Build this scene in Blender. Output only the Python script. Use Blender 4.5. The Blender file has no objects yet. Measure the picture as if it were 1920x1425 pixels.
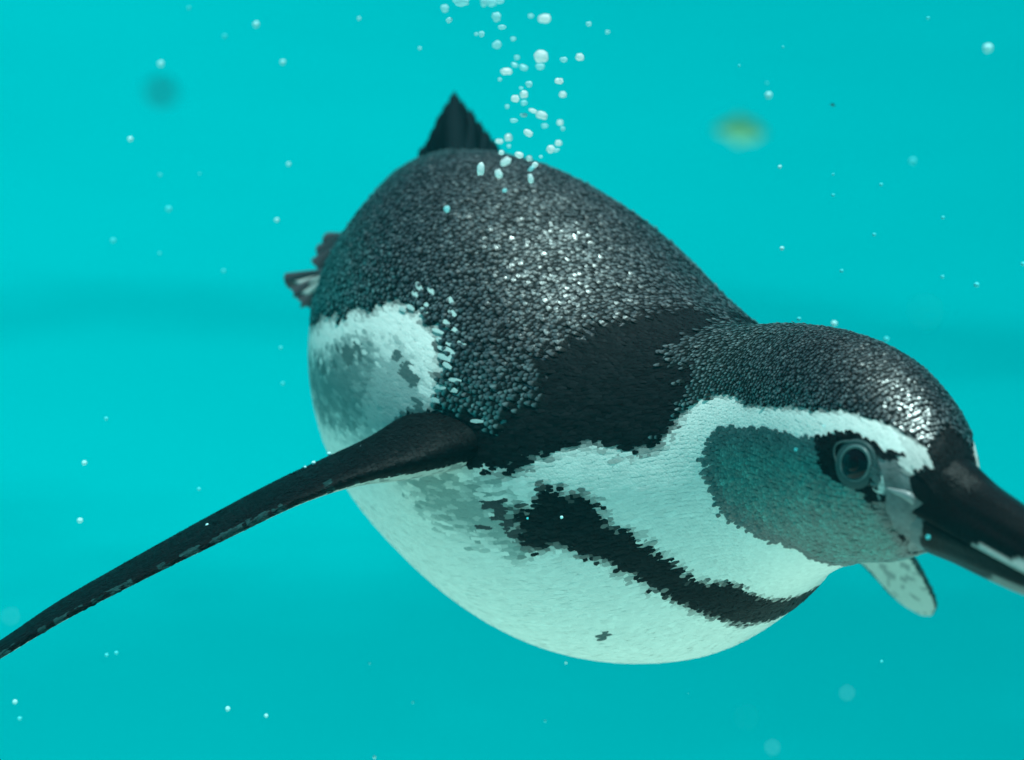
import bpy, math, random
import numpy as np
from mathutils import Vector, Matrix, noise as mnoise

rng = np.random.default_rng(7)
random.seed(7)
scene = bpy.context.scene
COL = scene.collection

# ------------------------------------------------------------------ camera
FOC = 2700.0                      # focal length in photo pixels (1920 wide)
cam_d = bpy.data.cameras.new('camera')
cam = bpy.data.objects.new('camera', cam_d)
COL.objects.link(cam)
cam.location = (0, 0, 0)
cam.rotation_euler = (math.radians(90), 0, 0)
cam_d.sensor_width = 36.0
cam_d.lens = 36.0 * FOC / 1920.0
cam_d.clip_start = 0.02
cam_d.clip_end = 100
cam_d.dof.use_dof = True
cam_d.dof.focus_distance = 0.68
cam_d.dof.aperture_fstop = 7.0
scene.camera = cam

# ------------------------------------------------------------------ world, sun, exposure
SUN = Vector((0.13, -0.17, 0.97)).normalized()
world = bpy.data.worlds.new('World')
scene.world = world
world.use_nodes = True
nt = world.node_tree
bg = nt.nodes['Background']
sky = nt.nodes.new('ShaderNodeTexSky')
sky.sky_type = 'NISHITA'
sky.sun_disc = False
sky.sun_elevation = math.asin(SUN.z)
sky.sun_rotation = math.atan2(SUN.x, SUN.y)
nt.links.new(sky.outputs[0], bg.inputs[0])
bg.inputs[1].default_value = 0.05
sun_d = bpy.data.lights.new('sun', 'SUN')
sun_d.energy = 5.0
sun_d.angle = math.radians(0.5)
sun_d.color = (1.0, 0.985, 0.96)
sun = bpy.data.objects.new('sun', sun_d)
sun.rotation_euler = SUN.to_track_quat('Z', 'Y').to_euler()
sun.location = (0, 0, 5)
COL.objects.link(sun)
vs = scene.view_settings
vs.view_transform = 'Standard'
vs.look = 'None'
vs.exposure = 0.15
vs.gamma = 1.0
vs.use_curve_mapping = False

# ------------------------------------------------------------------ helpers
def P(u, v, y):
    """point seen at photo pixel (u, v) and standing y metres away, in metres"""
    return np.array([(u - 960) / FOC * y, y, -(v - 712.5) / FOC * y])

def mat(name, base=(0.5, 0.5, 0.5), rough=0.5, spec=0.5, attr=None):
    m = bpy.data.materials.new(name)
    m.use_nodes = True
    b = m.node_tree.nodes['Principled BSDF']
    b.inputs['Base Color'].default_value = (*base, 1)
    b.inputs['Roughness'].default_value = rough
    b.inputs['Specular IOR Level'].default_value = spec
    if attr:
        a = m.node_tree.nodes.new('ShaderNodeAttribute')
        a.attribute_name = attr
        m.node_tree.links.new(a.outputs['Color'], b.inputs['Base Color'])
    return m

def mesh_obj(name, verts, faces, m, parent=None, colors=None, smooth=True, extra=None):
    me = bpy.data.meshes.new(name)
    verts = np.asarray(verts, np.float32)
    faces = np.asarray(faces, np.int32) if not isinstance(faces, list) else faces
    if isinstance(faces, list):
        me.from_pydata(verts.tolist(), [], faces)
    else:
        n = faces.shape[1]
        me.vertices.add(len(verts))
        me.vertices.foreach_set('co', verts.ravel())
        me.loops.add(faces.size)
        me.loops.foreach_set('vertex_index', faces.ravel())
        me.polygons.add(len(faces))
        me.polygons.foreach_set('loop_start', np.arange(0, faces.size, n, dtype=np.int32))
        me.update(calc_edges=True)
        me.validate()
    if smooth:
        me.polygons.foreach_set('use_smooth', np.ones(len(me.polygons), bool))
    if colors is not None:
        a = me.attributes.new('tint', 'FLOAT_COLOR', 'POINT')
        c = np.ones((len(verts), 4), np.float32)
        c[:, :3] = colors
        a.data.foreach_set('color', c.ravel())
    for k, v in (extra or {}).items():
        a = me.attributes.new(k, 'FLOAT', 'POINT')
        a.data.foreach_set('value', np.asarray(v, np.float32))
    me.materials.append(m)
    o = bpy.data.objects.new(name, me)
    COL.objects.link(o)
    if parent is not None:
        o.parent = parent
        o.matrix_parent_inverse = Matrix.Translation(-Vector(parent.location))
    return o

def tag(o, label=None, cat=None, group=None, kind=None):
    for k, v in (('label', label), ('category', cat), ('group', group), ('kind', kind)):
        if v:
            o[k] = v
    return o

def catmull(K, t):
    n = len(K)
    i = np.clip(t.astype(int), 0, n - 2)
    f = (t - i)[:, None]
    p0 = K[np.clip(i - 1, 0, n - 1)]; p1 = K[i]; p2 = K[i + 1]; p3 = K[np.clip(i + 2, 0, n - 1)]
    return .5 * (2 * p1 + (-p0 + p2) * f + (2 * p0 - 5 * p1 + 4 * p2 - p3) * f * f + (-p0 + 3 * p1 - 3 * p2 + p3) * f ** 3)

def smooth_rows(a, s):
    k = int(3 * s); w = np.exp(-.5 * (np.arange(-k, k + 1) / s) ** 2); w /= w.sum()
    p = np.pad(a, ((k, k), (0, 0)), 'edge')
    return np.stack([np.convolve(p[:, i], w, 'valid') for i in range(a.shape[1])], 1)

class Tube:
    """a body of oval cross-sections along a curved axis; t runs along it, th round it (0 = back, + = right side)"""
    def __init__(self, stations, m=1501):
        A = np.array([list(P(*s[:3])) + list(s[3:]) for s in stations], float)
        self.n = len(A) - 1
        self.tt = np.linspace(0, self.n, m)
        S = catmull(A, self.tt)
        self.C = S[:, :3]
        T = np.gradient(self.C, axis=0); T /= np.linalg.norm(T, axis=1)[:, None]
        T = smooth_rows(T, .9 * m / self.n); T /= np.linalg.norm(T, axis=1)[:, None]
        N = S[:, 6:9]; N = N - (N * T).sum(1)[:, None] * T; N /= np.linalg.norm(N, axis=1)[:, None]
        self.T, self.N, self.R = T, N, np.cross(T, N)
        self.r = np.maximum(S[:, 3:6], 0.0008)
    def at(self, t, th):
        t = np.asarray(t, float); th = np.asarray(th, float)
        x = np.clip(t / self.n * (len(self.tt) - 1), 0, len(self.tt) - 1.001)
        i = x.astype(int); f = (x - i)[..., None]
        L = lambda a: a[i] * (1 - f) + a[i + 1] * f
        c, s = np.cos(th), np.sin(th)
        r = L(self.r)
        nd = np.where(c >= 0, r[..., 0], r[..., 1])
        return L(self.C) + (nd * c)[..., None] * L(self.N) + (r[..., 2] * s)[..., None] * L(self.R)
    def frame(self, t, th):
        e = 0.004
        p = self.at(t, th)
        a = self.at(np.clip(t + e, 0, self.n), th) - self.at(np.clip(t - e, 0, self.n), th)
        b = self.at(t, th + e) - self.at(t, th - e)
        la = np.linalg.norm(a, axis=-1, keepdims=True); lb = np.linalg.norm(b, axis=-1, keepdims=True)
        a = a / np.maximum(la, 1e-9); b = b / np.maximum(lb, 1e-9)
        n = np.cross(b, a)
        n /= np.maximum(np.linalg.norm(n, axis=-1, keepdims=True), 1e-9)
        x = np.clip(np.asarray(t) / self.n * (len(self.tt) - 1), 0, len(self.tt) - 1).astype(int)
        sgn = np.sign(((p - self.C[x]) * n).sum(-1, keepdims=True)); sgn[sgn == 0] = 1
        return p, a, b, n * sgn, la[..., 0] / (2 * e), lb[..., 0] / (2 * e)

def inside(poly, x, y):
    poly = np.asarray(poly)
    r = np.zeros(x.shape, bool)
    j = len(poly) - 1
    for i in range(len(poly)):
        xi, yi = poly[i]; xj, yj = poly[j]
        if yi != yj:
            r ^= ((yi > y) != (yj > y)) & (x < (xj - xi) * (y - yi) / (yj - yi) + xi)
        j = i
    return r

def edge_dist(poly, x, y, sx, sy):
    """distance to the outline with the two axes weighted to metres"""
    d = np.full(x.shape, 9.0)
    q = np.asarray(poly)
    for i in range(len(q)):
        a = q[i]; b = q[(i + 1) % len(q)]
        ax, ay = (x - a[0]) * sx, (y - a[1]) * sy
        bx, by = (b[0] - a[0]) * sx, (b[1] - a[1]) * sy
        k = np.clip((ax * bx + ay * by) / (bx * bx + by * by + 1e-12), 0, 1)
        d = np.minimum(d, np.hypot(ax - k * bx, ay - k * by))
    return d

def vnoise(p, scale, seed=0.0):
    """smooth value noise on points (n,3), -1..1"""
    q = np.asarray(p) * scale + 31.7 + seed * 17.3
    i = np.floor(q).astype(np.int64); f = q - i; f = f * f * (3 - 2 * f)
    out = 0
    for dx in (0, 1):
        for dy in (0, 1):
            for dz in (0, 1):
                h = (i[..., 0] + dx) * 73856093 ^ (i[..., 1] + dy) * 19349663 ^ (i[..., 2] + dz) * 83492791
                h = ((h ^ (h >> 13)) * 1274126177) & 0xffffff
                w = (f[..., 0] if dx else 1 - f[..., 0]) * (f[..., 1] if dy else 1 - f[..., 1]) * (f[..., 2] if dz else 1 - f[..., 2])
                out = out + w * (h / 0xffffff * 2 - 1)
    return out

# ------------------------------------------------------------------ the water body: far water and bottom
def water_material(name, col, dark, scale):
    m = bpy.data.materials.new(name)
    m.use_nodes = True
    n, l = m.node_tree.nodes, m.node_tree.links
    b = n['Principled BSDF']
    b.inputs['Roughness'].default_value = 1.0
    b.inputs['Specular IOR Level'].default_value = 0.0
    tc = n.new('ShaderNodeTexCoord')
    mp = n.new('ShaderNodeMapping'); mp.inputs['Scale'].default_value = scale
    nz = n.new('ShaderNodeTexNoise'); nz.inputs['Scale'].default_value = 1.0; nz.inputs['Detail'].default_value = 3.0
    nz.inputs['Roughness'].default_value = 0.45
    cr = n.new('ShaderNodeValToRGB')
    cr.color_ramp.elements[0].position = 0.36; cr.color_ramp.elements[0].color = (*dark, 1)
    cr.color_ramp.elements[1].position = 0.60; cr.color_ramp.elements[1].color = (*col, 1)
    l.new(tc.outputs['Object'], mp.inputs[0]); l.new(mp.outputs[0], nz.inputs[0])
    l.new(nz.outputs[0], cr.inputs[0]); l.new(cr.outputs[0], b.inputs['Base Color'])
    return m

def revolve(prof, k=96):
    v = []; f = []
    for (r, z) in prof:
        for j in range(k):
            a = j / k * 2 * math.pi
            v.append((r * math.cos(a), r * math.sin(a), z))
    for i in range(len(prof) - 1):
        for j in range(k):
            j2 = (j + 1) % k
            f.append([i * k + j, i * k + j2, (i + 1) * k + j2, (i + 1) * k + j])
    return v, f

FLOOR = -1.2
wm = water_material('turquoise_water', (0.0, 0.385, 0.408), (0.0, 0.245, 0.268), (0.30, 0.30, 1.2))
# soft level bands of lighter and darker turquoise, bent and broken by the noise
wn, wl_ = wm.node_tree.nodes, wm.node_tree.links
tcn = [q for q in wn if q.type == 'TEX_COORD'][0]; nzn = [q for q in wn if q.type == 'TEX_NOISE'][0]; crn = [q for q in wn if q.type == 'VALTORGB'][0]
sep = wn.new('ShaderNodeSeparateXYZ'); wl_.new(tcn.outputs['Object'], sep.inputs[0])
def math_node(op, a, b):
    q = wn.new('ShaderNodeMath'); q.operation = op
    for k_, x_ in enumerate((a, b)):
        if isinstance(x_, (int, float)): q.inputs[k_].default_value = x_
        else: wl_.new(x_, q.inputs[k_])
    return q.outputs[0]
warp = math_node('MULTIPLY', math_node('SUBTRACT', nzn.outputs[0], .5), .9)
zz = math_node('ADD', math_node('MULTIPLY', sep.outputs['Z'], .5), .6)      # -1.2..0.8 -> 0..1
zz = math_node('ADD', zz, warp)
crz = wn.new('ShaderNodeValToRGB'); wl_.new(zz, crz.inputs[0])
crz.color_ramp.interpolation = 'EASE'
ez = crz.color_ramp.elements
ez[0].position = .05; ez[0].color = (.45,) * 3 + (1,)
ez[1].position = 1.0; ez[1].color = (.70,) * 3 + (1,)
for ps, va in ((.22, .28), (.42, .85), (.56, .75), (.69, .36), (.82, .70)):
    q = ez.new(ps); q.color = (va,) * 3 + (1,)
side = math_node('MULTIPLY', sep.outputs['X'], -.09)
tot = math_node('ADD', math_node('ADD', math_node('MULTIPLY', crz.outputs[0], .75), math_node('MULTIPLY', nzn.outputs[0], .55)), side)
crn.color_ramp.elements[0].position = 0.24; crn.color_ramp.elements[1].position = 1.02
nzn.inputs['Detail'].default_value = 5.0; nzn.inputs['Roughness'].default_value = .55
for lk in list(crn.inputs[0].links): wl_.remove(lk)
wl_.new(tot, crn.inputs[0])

v, f = revolve([(2.5, FLOOR), (2.65, FLOOR + .12), (2.9, FLOOR + .5), (3.4, FLOOR + 1.1), (3.9, FLOOR + 1.8), (4.5, FLOOR + 2.6), (5.1, FLOOR + 3.4)])
o = mesh_obj('water', v, f, wm)
tag(o, 'turquoise open water filling the whole background', None, None, 'structure')
fm = water_material('pale_pool_floor', (0.86, 0.72, 0.64), (0.66, 0.62, 0.55), (1.2, 1.2, 1.2))  # unseen floor, made pale and warm to bounce light onto the belly
v, f = revolve([(0.001, FLOOR), (2.5, FLOOR)])
o = mesh_obj('pool_floor', v, f, fm)
tag(o, 'unseen pale bottom, brightened to light the swimming penguin from below', None, None, 'structure')

# haze: one closed box of faintly turbid water
hm = bpy.data.materials.new('turbid_water')
hm.use_nodes = True
hn = hm.node_tree
hn.nodes.remove(hn.nodes['Principled BSDF'])
pv = hn.nodes.new('ShaderNodeVolumePrincipled')
pv.inputs['Color'].default_value = (0.0, 0.14, 0.16, 1)
pv.inputs['Absorption Color'].default_value = (0.05, 1.0, 1.0, 1)
pv.inputs['Density'].default_value = 0.2
hn.links.new(pv.outputs[0], hn.nodes['Material Output'].inputs['Volume'])
b0, b1 = (-6, -6, FLOOR - 1.0), (6, 6, 2.1)
v = [(x, y, z) for z in (b0[2], b1[2]) for y in (b0[1], b1[1]) for x in (b0[0], b1[0])]
f = [[0, 2, 3, 1], [4, 5, 7, 6], [0, 1, 5, 4], [2, 6, 7, 3], [0, 4, 6, 2], [1, 3, 7, 5]]
haze = mesh_obj('haze', v, f, hm, smooth=False)
tag(haze, None, None, None, 'stuff')

# ------------------------------------------------------------------ the penguin
# stations along the body: picture-plane position and distance of the axis, then dorsal,
# ventral and lateral radius in metres and the direction of the back
ST = [
 (790, 372, 1.115, 0.008, 0.006, 0.008, 0.277, -0.353, 0.893),
 (800, 400, 1.095, 0.043, 0.034, 0.04, 0.277, -0.353, 0.893),
 (818, 466, 1.06, 0.081, 0.0632, 0.064, 0.277, -0.353, 0.893),
 (869.3431, 585.9594, 0.995, 0.1182, 0.0991, 0.1063, 0.277, -0.353, 0.893),
 (945.0585, 705.9137, 0.93, 0.1331, 0.1149, 0.1262, 0.277, -0.353, 0.893),
 (1045.919, 790.2893, 0.87, 0.1264, 0.119, 0.1277, 0.277, -0.353, 0.893),
 (1154.035, 846.3738, 0.815, 0.1094, 0.1178, 0.1179, 0.27, -0.353, 0.893),
 (1273.2843, 869.788, 0.765, 0.0889, 0.1045, 0.0978, 0.26, -0.35, 0.9),
 (1387.2259, 860.3662, 0.715, 0.0673, 0.083, 0.068, 0.22, -0.3, 0.93),
 (1484.2794, 837.2978, 0.675, 0.0578, 0.067, 0.0457, 0.2, -0.25, 0.95),
 (1563.1453, 835.2495, 0.635, 0.0503, 0.0555, 0.0372, 0.2, -0.25, 0.95),
 (1633.4334, 855.7806, 0.605, 0.0445, 0.0456, 0.0352, 0.2, -0.25, 0.95),
 (1699.6891, 890.9234, 0.58, 0.0347, 0.0367, 0.0299, 0.2, -0.25, 0.95),
 (1753.7399, 926.5329, 0.562, 0.0222, 0.0242, 0.0207, 0.2, -0.25, 0.95),
 (1787.4636, 949.5924, 0.553, 0.0109, 0.0118, 0.0126, 0.2, -0.25, 0.95),
 (1805.9775, 962.487, 0.549, 0.002, 0.002, 0.0044, 0.2, -0.25, 0.95),
]

# plumage outlines, and the painted head shadow, on the body surface as (t along the body, angle from the back line); both sides alike
PLUMAGE = {
 'white_low': [(0, 3.3), (0, 2.2), (3.43, 1.623), (3.82, 1.431), (4.24, 1.309), (4.58, 1.196), (4.79, 1.108), (5.25, 1.082), (5.63, 1.091), (5.92, 1.23), (5.96, 1.396), (5.87, 1.44), (5.55, 1.684), (5.99, 1.684), (6.31, 1.597), (6.6, 1.571), (6.78, 1.641), (7.01, 1.667), (7.22, 1.606), (7.43, 1.562), (7.78, 1.527), (8.11, 1.597), (8.47, 1.632), (8.61, 1.501), (8.74, 1.344), (8.97, 1.23), (9.45, 1.248), (9.67, 1.335), (10.48, 1.3), (11.16, 1.196), (11.76, 1.004), (12.29, 0.846), (12.65, 0.733), (13.13, 0.593), (13.52, 0.742), (13.14, 1.161), (12.8, 1.265), (12.81, 1.963), (12.94, 2.941), (12.6, 3.3)],
 'band': [(6.94, 1.841), (7.2, 1.798), (7.27, 1.693), (7.37, 1.71), (7.51, 1.789), (7.66, 1.772), (7.79, 1.876), (7.94, 2.025), (8.13, 2.068), (8.2, 2.173), (8.36, 2.374), (8.44, 2.505), (8.77, 2.705), (8.81, 2.932), (8.8, 3.0), (8.76, 3.3), (8.1, 3.3), (8.09, 3.3), (8.16, 3.054), (8.14, 2.775), (7.96, 2.539), (7.86, 2.347), (7.63, 2.164), (7.43, 2.086), (7.26, 2.025), (7.02, 2.068), (6.93, 1.981), (6.97, 1.911)],
 'cheek': [(9.19, 1.518), (9.54, 1.501), (10.22, 1.492), (11.02, 1.466), (11.45, 1.396), (11.98, 1.204), (12.36, 1.134), (12.62, 1.265), (12.78, 1.71), (12.97, 1.85), (13.26, 2.269), (13.22, 2.827), (12.61, 3.3), (12.6, 3.3), (10.7, 3.3), (10.43, 2.67), (9.86, 2.461), (9.43, 2.269), (9.15, 2.086), (9.06, 1.876), (9.03, 1.684)],
 'face_skin': [(12.42, 1.204), (12.57, 1.065), (12.89, 1.012), (13.4, 0.812), (13.14, 1.161), (13.49, 1.475), (14.07, 1.649), (13.98, 2.976), (12.75, 3.3), (13.29, 2.609), (12.97, 1.937), (12.86, 1.606), (12.63, 1.344)],
 'lore_black': [(12.4, 1.213), (12.88, 0.916), (12.99, 0.916), (12.67, 1.178)],
 'eye_dark': [(11.34, 1.405), (11.93, 1.152), (12.46, 1.073), (12.61, 1.527), (12.83, 1.71), (12.81, 1.963), (12.48, 1.754), (11.95, 1.737), (11.59, 1.676)],
 'faint': [(5.71, 1.754), (6.19, 1.702), (6.6, 1.745), (6.93, 1.806), (6.95, 2.033), (6.7, 1.955), (6.31, 1.937), (5.97, 1.841)],
 'thigh': [(3.62, 1.798), (4.43, 1.457), (4.79, 1.344), (5.19, 1.283), (5.6, 1.309), (5.89, 1.414), (5.66, 1.536), (5.22, 1.693), (4.65, 1.78), (4.18, 1.841), (3.82, 1.868)],
 'thigh_dark': [(3.62, 1.798), (4.43, 1.457), (4.79, 1.344), (4.97, 1.466), (5.01, 1.606), (4.44, 1.728), (3.99, 1.824)],
 'pitch': [(7.3, 0.445), (7.47, 0.175), (7.75, -0.087), (8.24, 0.593), (8.08, 0.75), (8.76, 0.96), (8.75, 1.213), (8.64, 1.466), (8.49, 1.667), (7.68, 1.632), (7.01, 1.693), (6.72, 1.614), (6.83, 1.388), (7.03, 1.222), (6.89, 1.021), (6.99, 0.89), (7.16, 0.733)],  # matte black neck patch with the head's cast shadow painted in
 'bill_base': [(12.66, -0.201), (13.13, 0.506), (13.55, 0.698), (13.16, 1.187), (13.49, 1.475), (14.14, 1.667), (13.99, 3.019), (14.2, 2.2), (15.1, 2.4), (15.1, -0.1), (13.0, -0.1)],
 'brow_end': [(12.61, 0.803), (13.11, 0.585), (13.53, 0.724), (13.14, 1.161), (12.93, 1.056), (13.0, 0.908), (12.87, 0.873)],
 'shoulder': [(5.73, 1.475), (6.08, 1.396), (6.53, 1.379), (6.85, 1.51), (6.78, 1.658), (6.37, 1.614), (5.99, 1.71), (5.55, 1.684)],
 'crown_black': [(13.14, 0.585), (12.66, -0.201), (12.79, -0.838), (13.54, -0.942), (13.63, 0.934)],
 'eye': (12.18, 1.449),
}

EYE = PLUMAGE.pop('eye')
body = Tube(ST)

PEN = bpy.data.objects.new('penguin', None)
COL.objects.link(PEN)
PEN.location = (0.04, 0.87, -0.18)
PEN.empty_display_size = 0.1
tag(PEN, 'black and white banded penguin swimming towards the camera with one flipper stretched out', 'penguin')

PITCH = np.array([.008, .009, .010]); SLATE = np.array([.010, .012, .014]); WHITE = np.array([.80, .78, .74])
CHEEK_TEAL = np.array([.018, .138, .120]); LGREY = np.array([.34, .40, .385]); SKIN = np.array([.16, .17, .17]); MGREY = np.array([.12, .18, .175])  # cheek tone is teal: cyan water light put into its colour

SKINPASS = True
def body_colour(t, th, p, jit=1.0):
    """albedo and gloss class (0 matt white, 1 glossy slate, 2 pitch black) for body points"""
    a = np.abs((th + np.pi) % (2 * np.pi) - np.pi)
    big = np.where(t > 9.3, .6, 1.0) * np.where(t > 11.5, .5, 1.0)
    # jitter so that borders run along feathers
    per = rng.normal(0, 1, (2, len(t))) if (not SKINPASS) else np.zeros((2, len(t)))
    t2 = t + jit * big * (vnoise(p, 330, 1) * .040 + vnoise(p, 75, 2) * .045 + per[0] * .030)
    a2 = a + jit * big * (vnoise(p, 330, 3) * .020 + vnoise(p, 75, 4) * .020 + per[1] * .014)
    ins = lambda k, x=None, y=None: inside(PLUMAGE[k], t2 if x is None else x, a2 if y is None else y)
    n = len(t)
    c = np.tile(SLATE, (n, 1)); g = np.ones(n)
    # lighter, teal-tinted back feathers low on the flank and at the nape
    low = np.clip((a - .95) / .5, 0, 1)[:, None] * (t < 8)[:, None]
    c = c * (1 - low) + np.array([.020, .036, .034]) * low
    nape = (np.exp(-((t - 8.9) / .7) ** 2) * (a < 1.4))[:, None]
    c = c * (1 - nape) + np.array([.022, .045, .042]) * nape
    tuft = np.clip((1.7 - (t - 1.2)) / .8, 0, 1)[:, None] * .7 * (a < 1.5)[:, None]
    c = c * (1 - tuft) + np.array([.02, .07, .066]) * tuft  # rump fluff: the cyan light on it is put into the colour
    def sd(key):
        return edge_dist(PLUMAGE[key], t2, a2, np.where(t > 9, .040, .060), np.where(t > 9, .045, .11)) * np.where(ins(key), 1, -1)
    def mix(key, colr, gv, wd, sel=True):
        nonlocal c, g
        k_ = np.clip(.5 + sd(key) / wd, 0, 1) * sel
        c = c * (1 - k_[:, None]) + colr * k_[:, None]
        g = np.where(k_ > .55, gv, np.where((k_ > .08) & (g == 1), .12, g))
        return k_ > .5
    w = mix('white_low', WHITE, 0, np.where(t > 9, .0030, .0065))
    # grey thigh patch and the faint stripe under the flipper: streaky mixtures of white and grey feathers
    streak = np.stack([t * .35 / 6, th * .12 * 3, th * 0], -1)
    fine = rng.normal(0, 1, n) * .22 if not SKINPASS else 0
    def soft(key, colr, width, amp):
        nonlocal c
        i_ = inside(PLUMAGE[key], t2, a2)
        d_ = edge_dist(PLUMAGE[key], t, a, .075, .12) * np.where(i_, 1, -1)
        k_ = np.clip(.72 + d_ / width + amp * vnoise(streak, 160, 4) + amp * vnoise(p, 240, 2) * .8 + fine, 0, 1) * w
        k_ = k_ * (d_ > -.012)
        c = c * (1 - k_[:, None]) + colr * k_[:, None]
        g[k_ > .3] = .12
        return k_
    soft('thigh', LGREY, .014, .5)
    soft('thigh_dark', MGREY * 1.15, .022, .55)
    m = w & (edge_dist(PLUMAGE['thigh'], t, a, .075, .12) < .0055) & (vnoise(p, 150, 8) > .12) & (a < 1.62) & (t > 4.0)
    c[m] = MGREY * .7; g[m] = .12
    soft('faint', np.array([.26, .33, .31]), .020, .6)
    f = ins('faint') & w & (t2 > 6.62) & (vnoise(p, 170, 7) > .15)
    c[f] = SLATE * 1.8
    mix('band', PITCH, 2, .0050, t < 9)
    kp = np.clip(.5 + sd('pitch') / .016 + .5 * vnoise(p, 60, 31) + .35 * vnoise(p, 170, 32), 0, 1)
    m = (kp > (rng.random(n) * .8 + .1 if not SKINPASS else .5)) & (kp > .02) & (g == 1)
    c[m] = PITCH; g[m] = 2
    m = ins('shoulder'); c[m] = PITCH; g[m] = 2
    m = ins('cheek')
    d = edge_dist(PLUMAGE['cheek'], t, a, .038, .045)
    k = np.clip((d - .004) / .008, 0, 1)[:, None]
    k = k * (1 - .75 * np.clip((1.5 - a) / .25, 0, 1)[:, None])
    cc = MGREY * .35 * (1 - k) + CHEEK_TEAL * k
    cc = cc * (1 + .35 * vnoise(p, 150, 9)[:, None] + .35 * vnoise(p, 420, 10)[:, None])
    c[m] = cc[m]; g[m] = .5
    fx = t + jit * .012 * vnoise(p, 500, 5)
    fa = a + jit * .012 * vnoise(p, 500, 6)
    m = ins('eye_dark', t, a); c[m] = PITCH; g[m] = 2
    m = inside(PLUMAGE['crown_black'], t2, a2); c[m] = PITCH * 1.3; g[m] = 2
    m = inside(PLUMAGE['face_skin'], fx, fa); c[m] = (SKIN * (1 + .28 * vnoise(p, 260, 14)[:, None] + .2 * vnoise(p, 700, 15)[:, None]))[m]; g[m] = 3
    m = inside(PLUMAGE['brow_end'], fx, fa); c[m] = WHITE * .75; g[m] = 0
    m = inside(PLUMAGE['bill_base'], fx, fa) | (t > 14.3); c[m] = PITCH; g[m] = 3
    g[m & (a < 1.05)] = 2
    m = ins('lore_black', t, a); c[m] = PITCH * 1.5; g[m] = 2
    # white flank feathers scattered into the dark border of the flank patch
    z = (t > 4.9) & (t < 6.6) & (a > .9) & (a < 1.5) & ~w & (g == 1)
    d = edge_dist(PLUMAGE['white_low'], t, a, .075, .12)
    if not SKINPASS:
        m = z & (rng.random(n) < .42 * np.exp(-d / .007))
    else:
        m = z & (vnoise(p, 300, 12) > .2 + d * 50)
    c[m] = np.array([.45, .56, .54]); g[m] = .13
    # a few stray dark feathers on the white belly and throat
    for (st, sa, r) in ((7.19, 2.62, .0036), (8.72, 2.66, .0016)):
        m = np.hypot((t - st) * .05, (a - sa) * .11 + (t - st) * .03) < r * (1 + .4 * vnoise(p, 300, 3))
        m &= (th > 0)
        c[m] = MGREY * .6
    return c, g

# --- flippers
# axis, then half thickness up / down and half chord, with the direction of the flipper's upper face
FLIP = [
 (950, 800, .830, .010, .010, .026),
 (905, 808, .800, .014, .014, .032),
 (860, 816, .775, .0165, .016, .036),
 (800, 832, .757, .0150, .0150, .036),
 (725, 856, .746, .0105, .0120, .035),
 (640, 882, .740, .0072, .0077, .034),
 (540, 922, .734, .0050, .0052, .033),
 (420, 982, .724, .0040, .0042, .030),
 (280, 1055, .714, .0034, .0034, .026),
 (120, 1142, .704, .0030, .0030, .022),
 (0, 1218, .698, .0026, .0026, .018),
 (-110, 1285, .694, .0020, .002, .014),
 (-180, 1325, .692, .0012, .0012, .005),
]
def flip_tube(mirror):
    st = []
    for s in FLIP:
        st.append(s + (.0, -.07, 1.0))
    tb = Tube(st, 401)
    return tb

tbR = flip_tube(False)
# the left flipper is the same flipper mirrored in the bird's midplane, swung down and back
i5 = int(5.9 / body.n * 1500)
mid, lat = body.C[i5], body.R[i5]
def reflect(p): return p - 2 * ((p - mid) @ lat)[..., None] * lat
def reflect_d(d): return d - 2 * (d @ lat)[..., None] * lat
class Flip2(Tube):
    pass
tbL = flip_tube(True)
root = reflect(tbR.C[30][None])[0]
Cm = reflect(tbR.C); Nm = reflect_d(tbR.N); Tm = reflect_d(tbR.T); Rm = reflect_d(tbR.R)
axis_now = (Cm[-1] - Cm[30]); axis_now /= np.linalg.norm(axis_now)
tip_goal = P(1736, 1152, .98)
want = tip_goal - root; wl = np.linalg.norm(want); want /= wl
q = Vector(axis_now).rotation_difference(Vector(want))
M = np.array(q.to_matrix())
sc_l = wl / np.linalg.norm(Cm[-1] - Cm[30])
# roll round its own axis so that the pale underside faces forward
roll = np.array(Matrix.Rotation(math.radians(-8), 3, Vector(want)))
M = roll @ M
tbL.C = root + ((Cm - root) @ M.T) * sc_l
tbL.r = tbL.r * np.array([1, 1, 1.0])
tbL.N, tbL.T, tbL.R = Nm @ M.T, Tm @ M.T, Rm @ M.T

def flip_colour(tb, t, th, p):
    c = np.tile(np.array([.003, .0045, .005]), (len(t), 1)); g = np.full(len(t), 2.0)
    if tb is tbL: c[:] = (.03, .055, .055)
    fr = (np.sin(th) < -.90) & (vnoise(p, 300, 8) > np.clip(1.2 - .3 * (t - 3), .0, 2))
    c[fr] = np.array([.012, .045, .045])
    under = np.cos(th) < -.12 + .18 * vnoise(p, 120, 2)
    inner = np.abs(np.sin(th)) < .90 + .05 * vnoise(p, 90, 3)
    m = under & inner & (t > 3)
    c[m] = np.array([.40, .46, .43]); g[m] = 0
    sp = m & (vnoise(p, 260, 5) > .40)
    c[sp] = np.array([.22, .26, .25])
    return c, g

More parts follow.
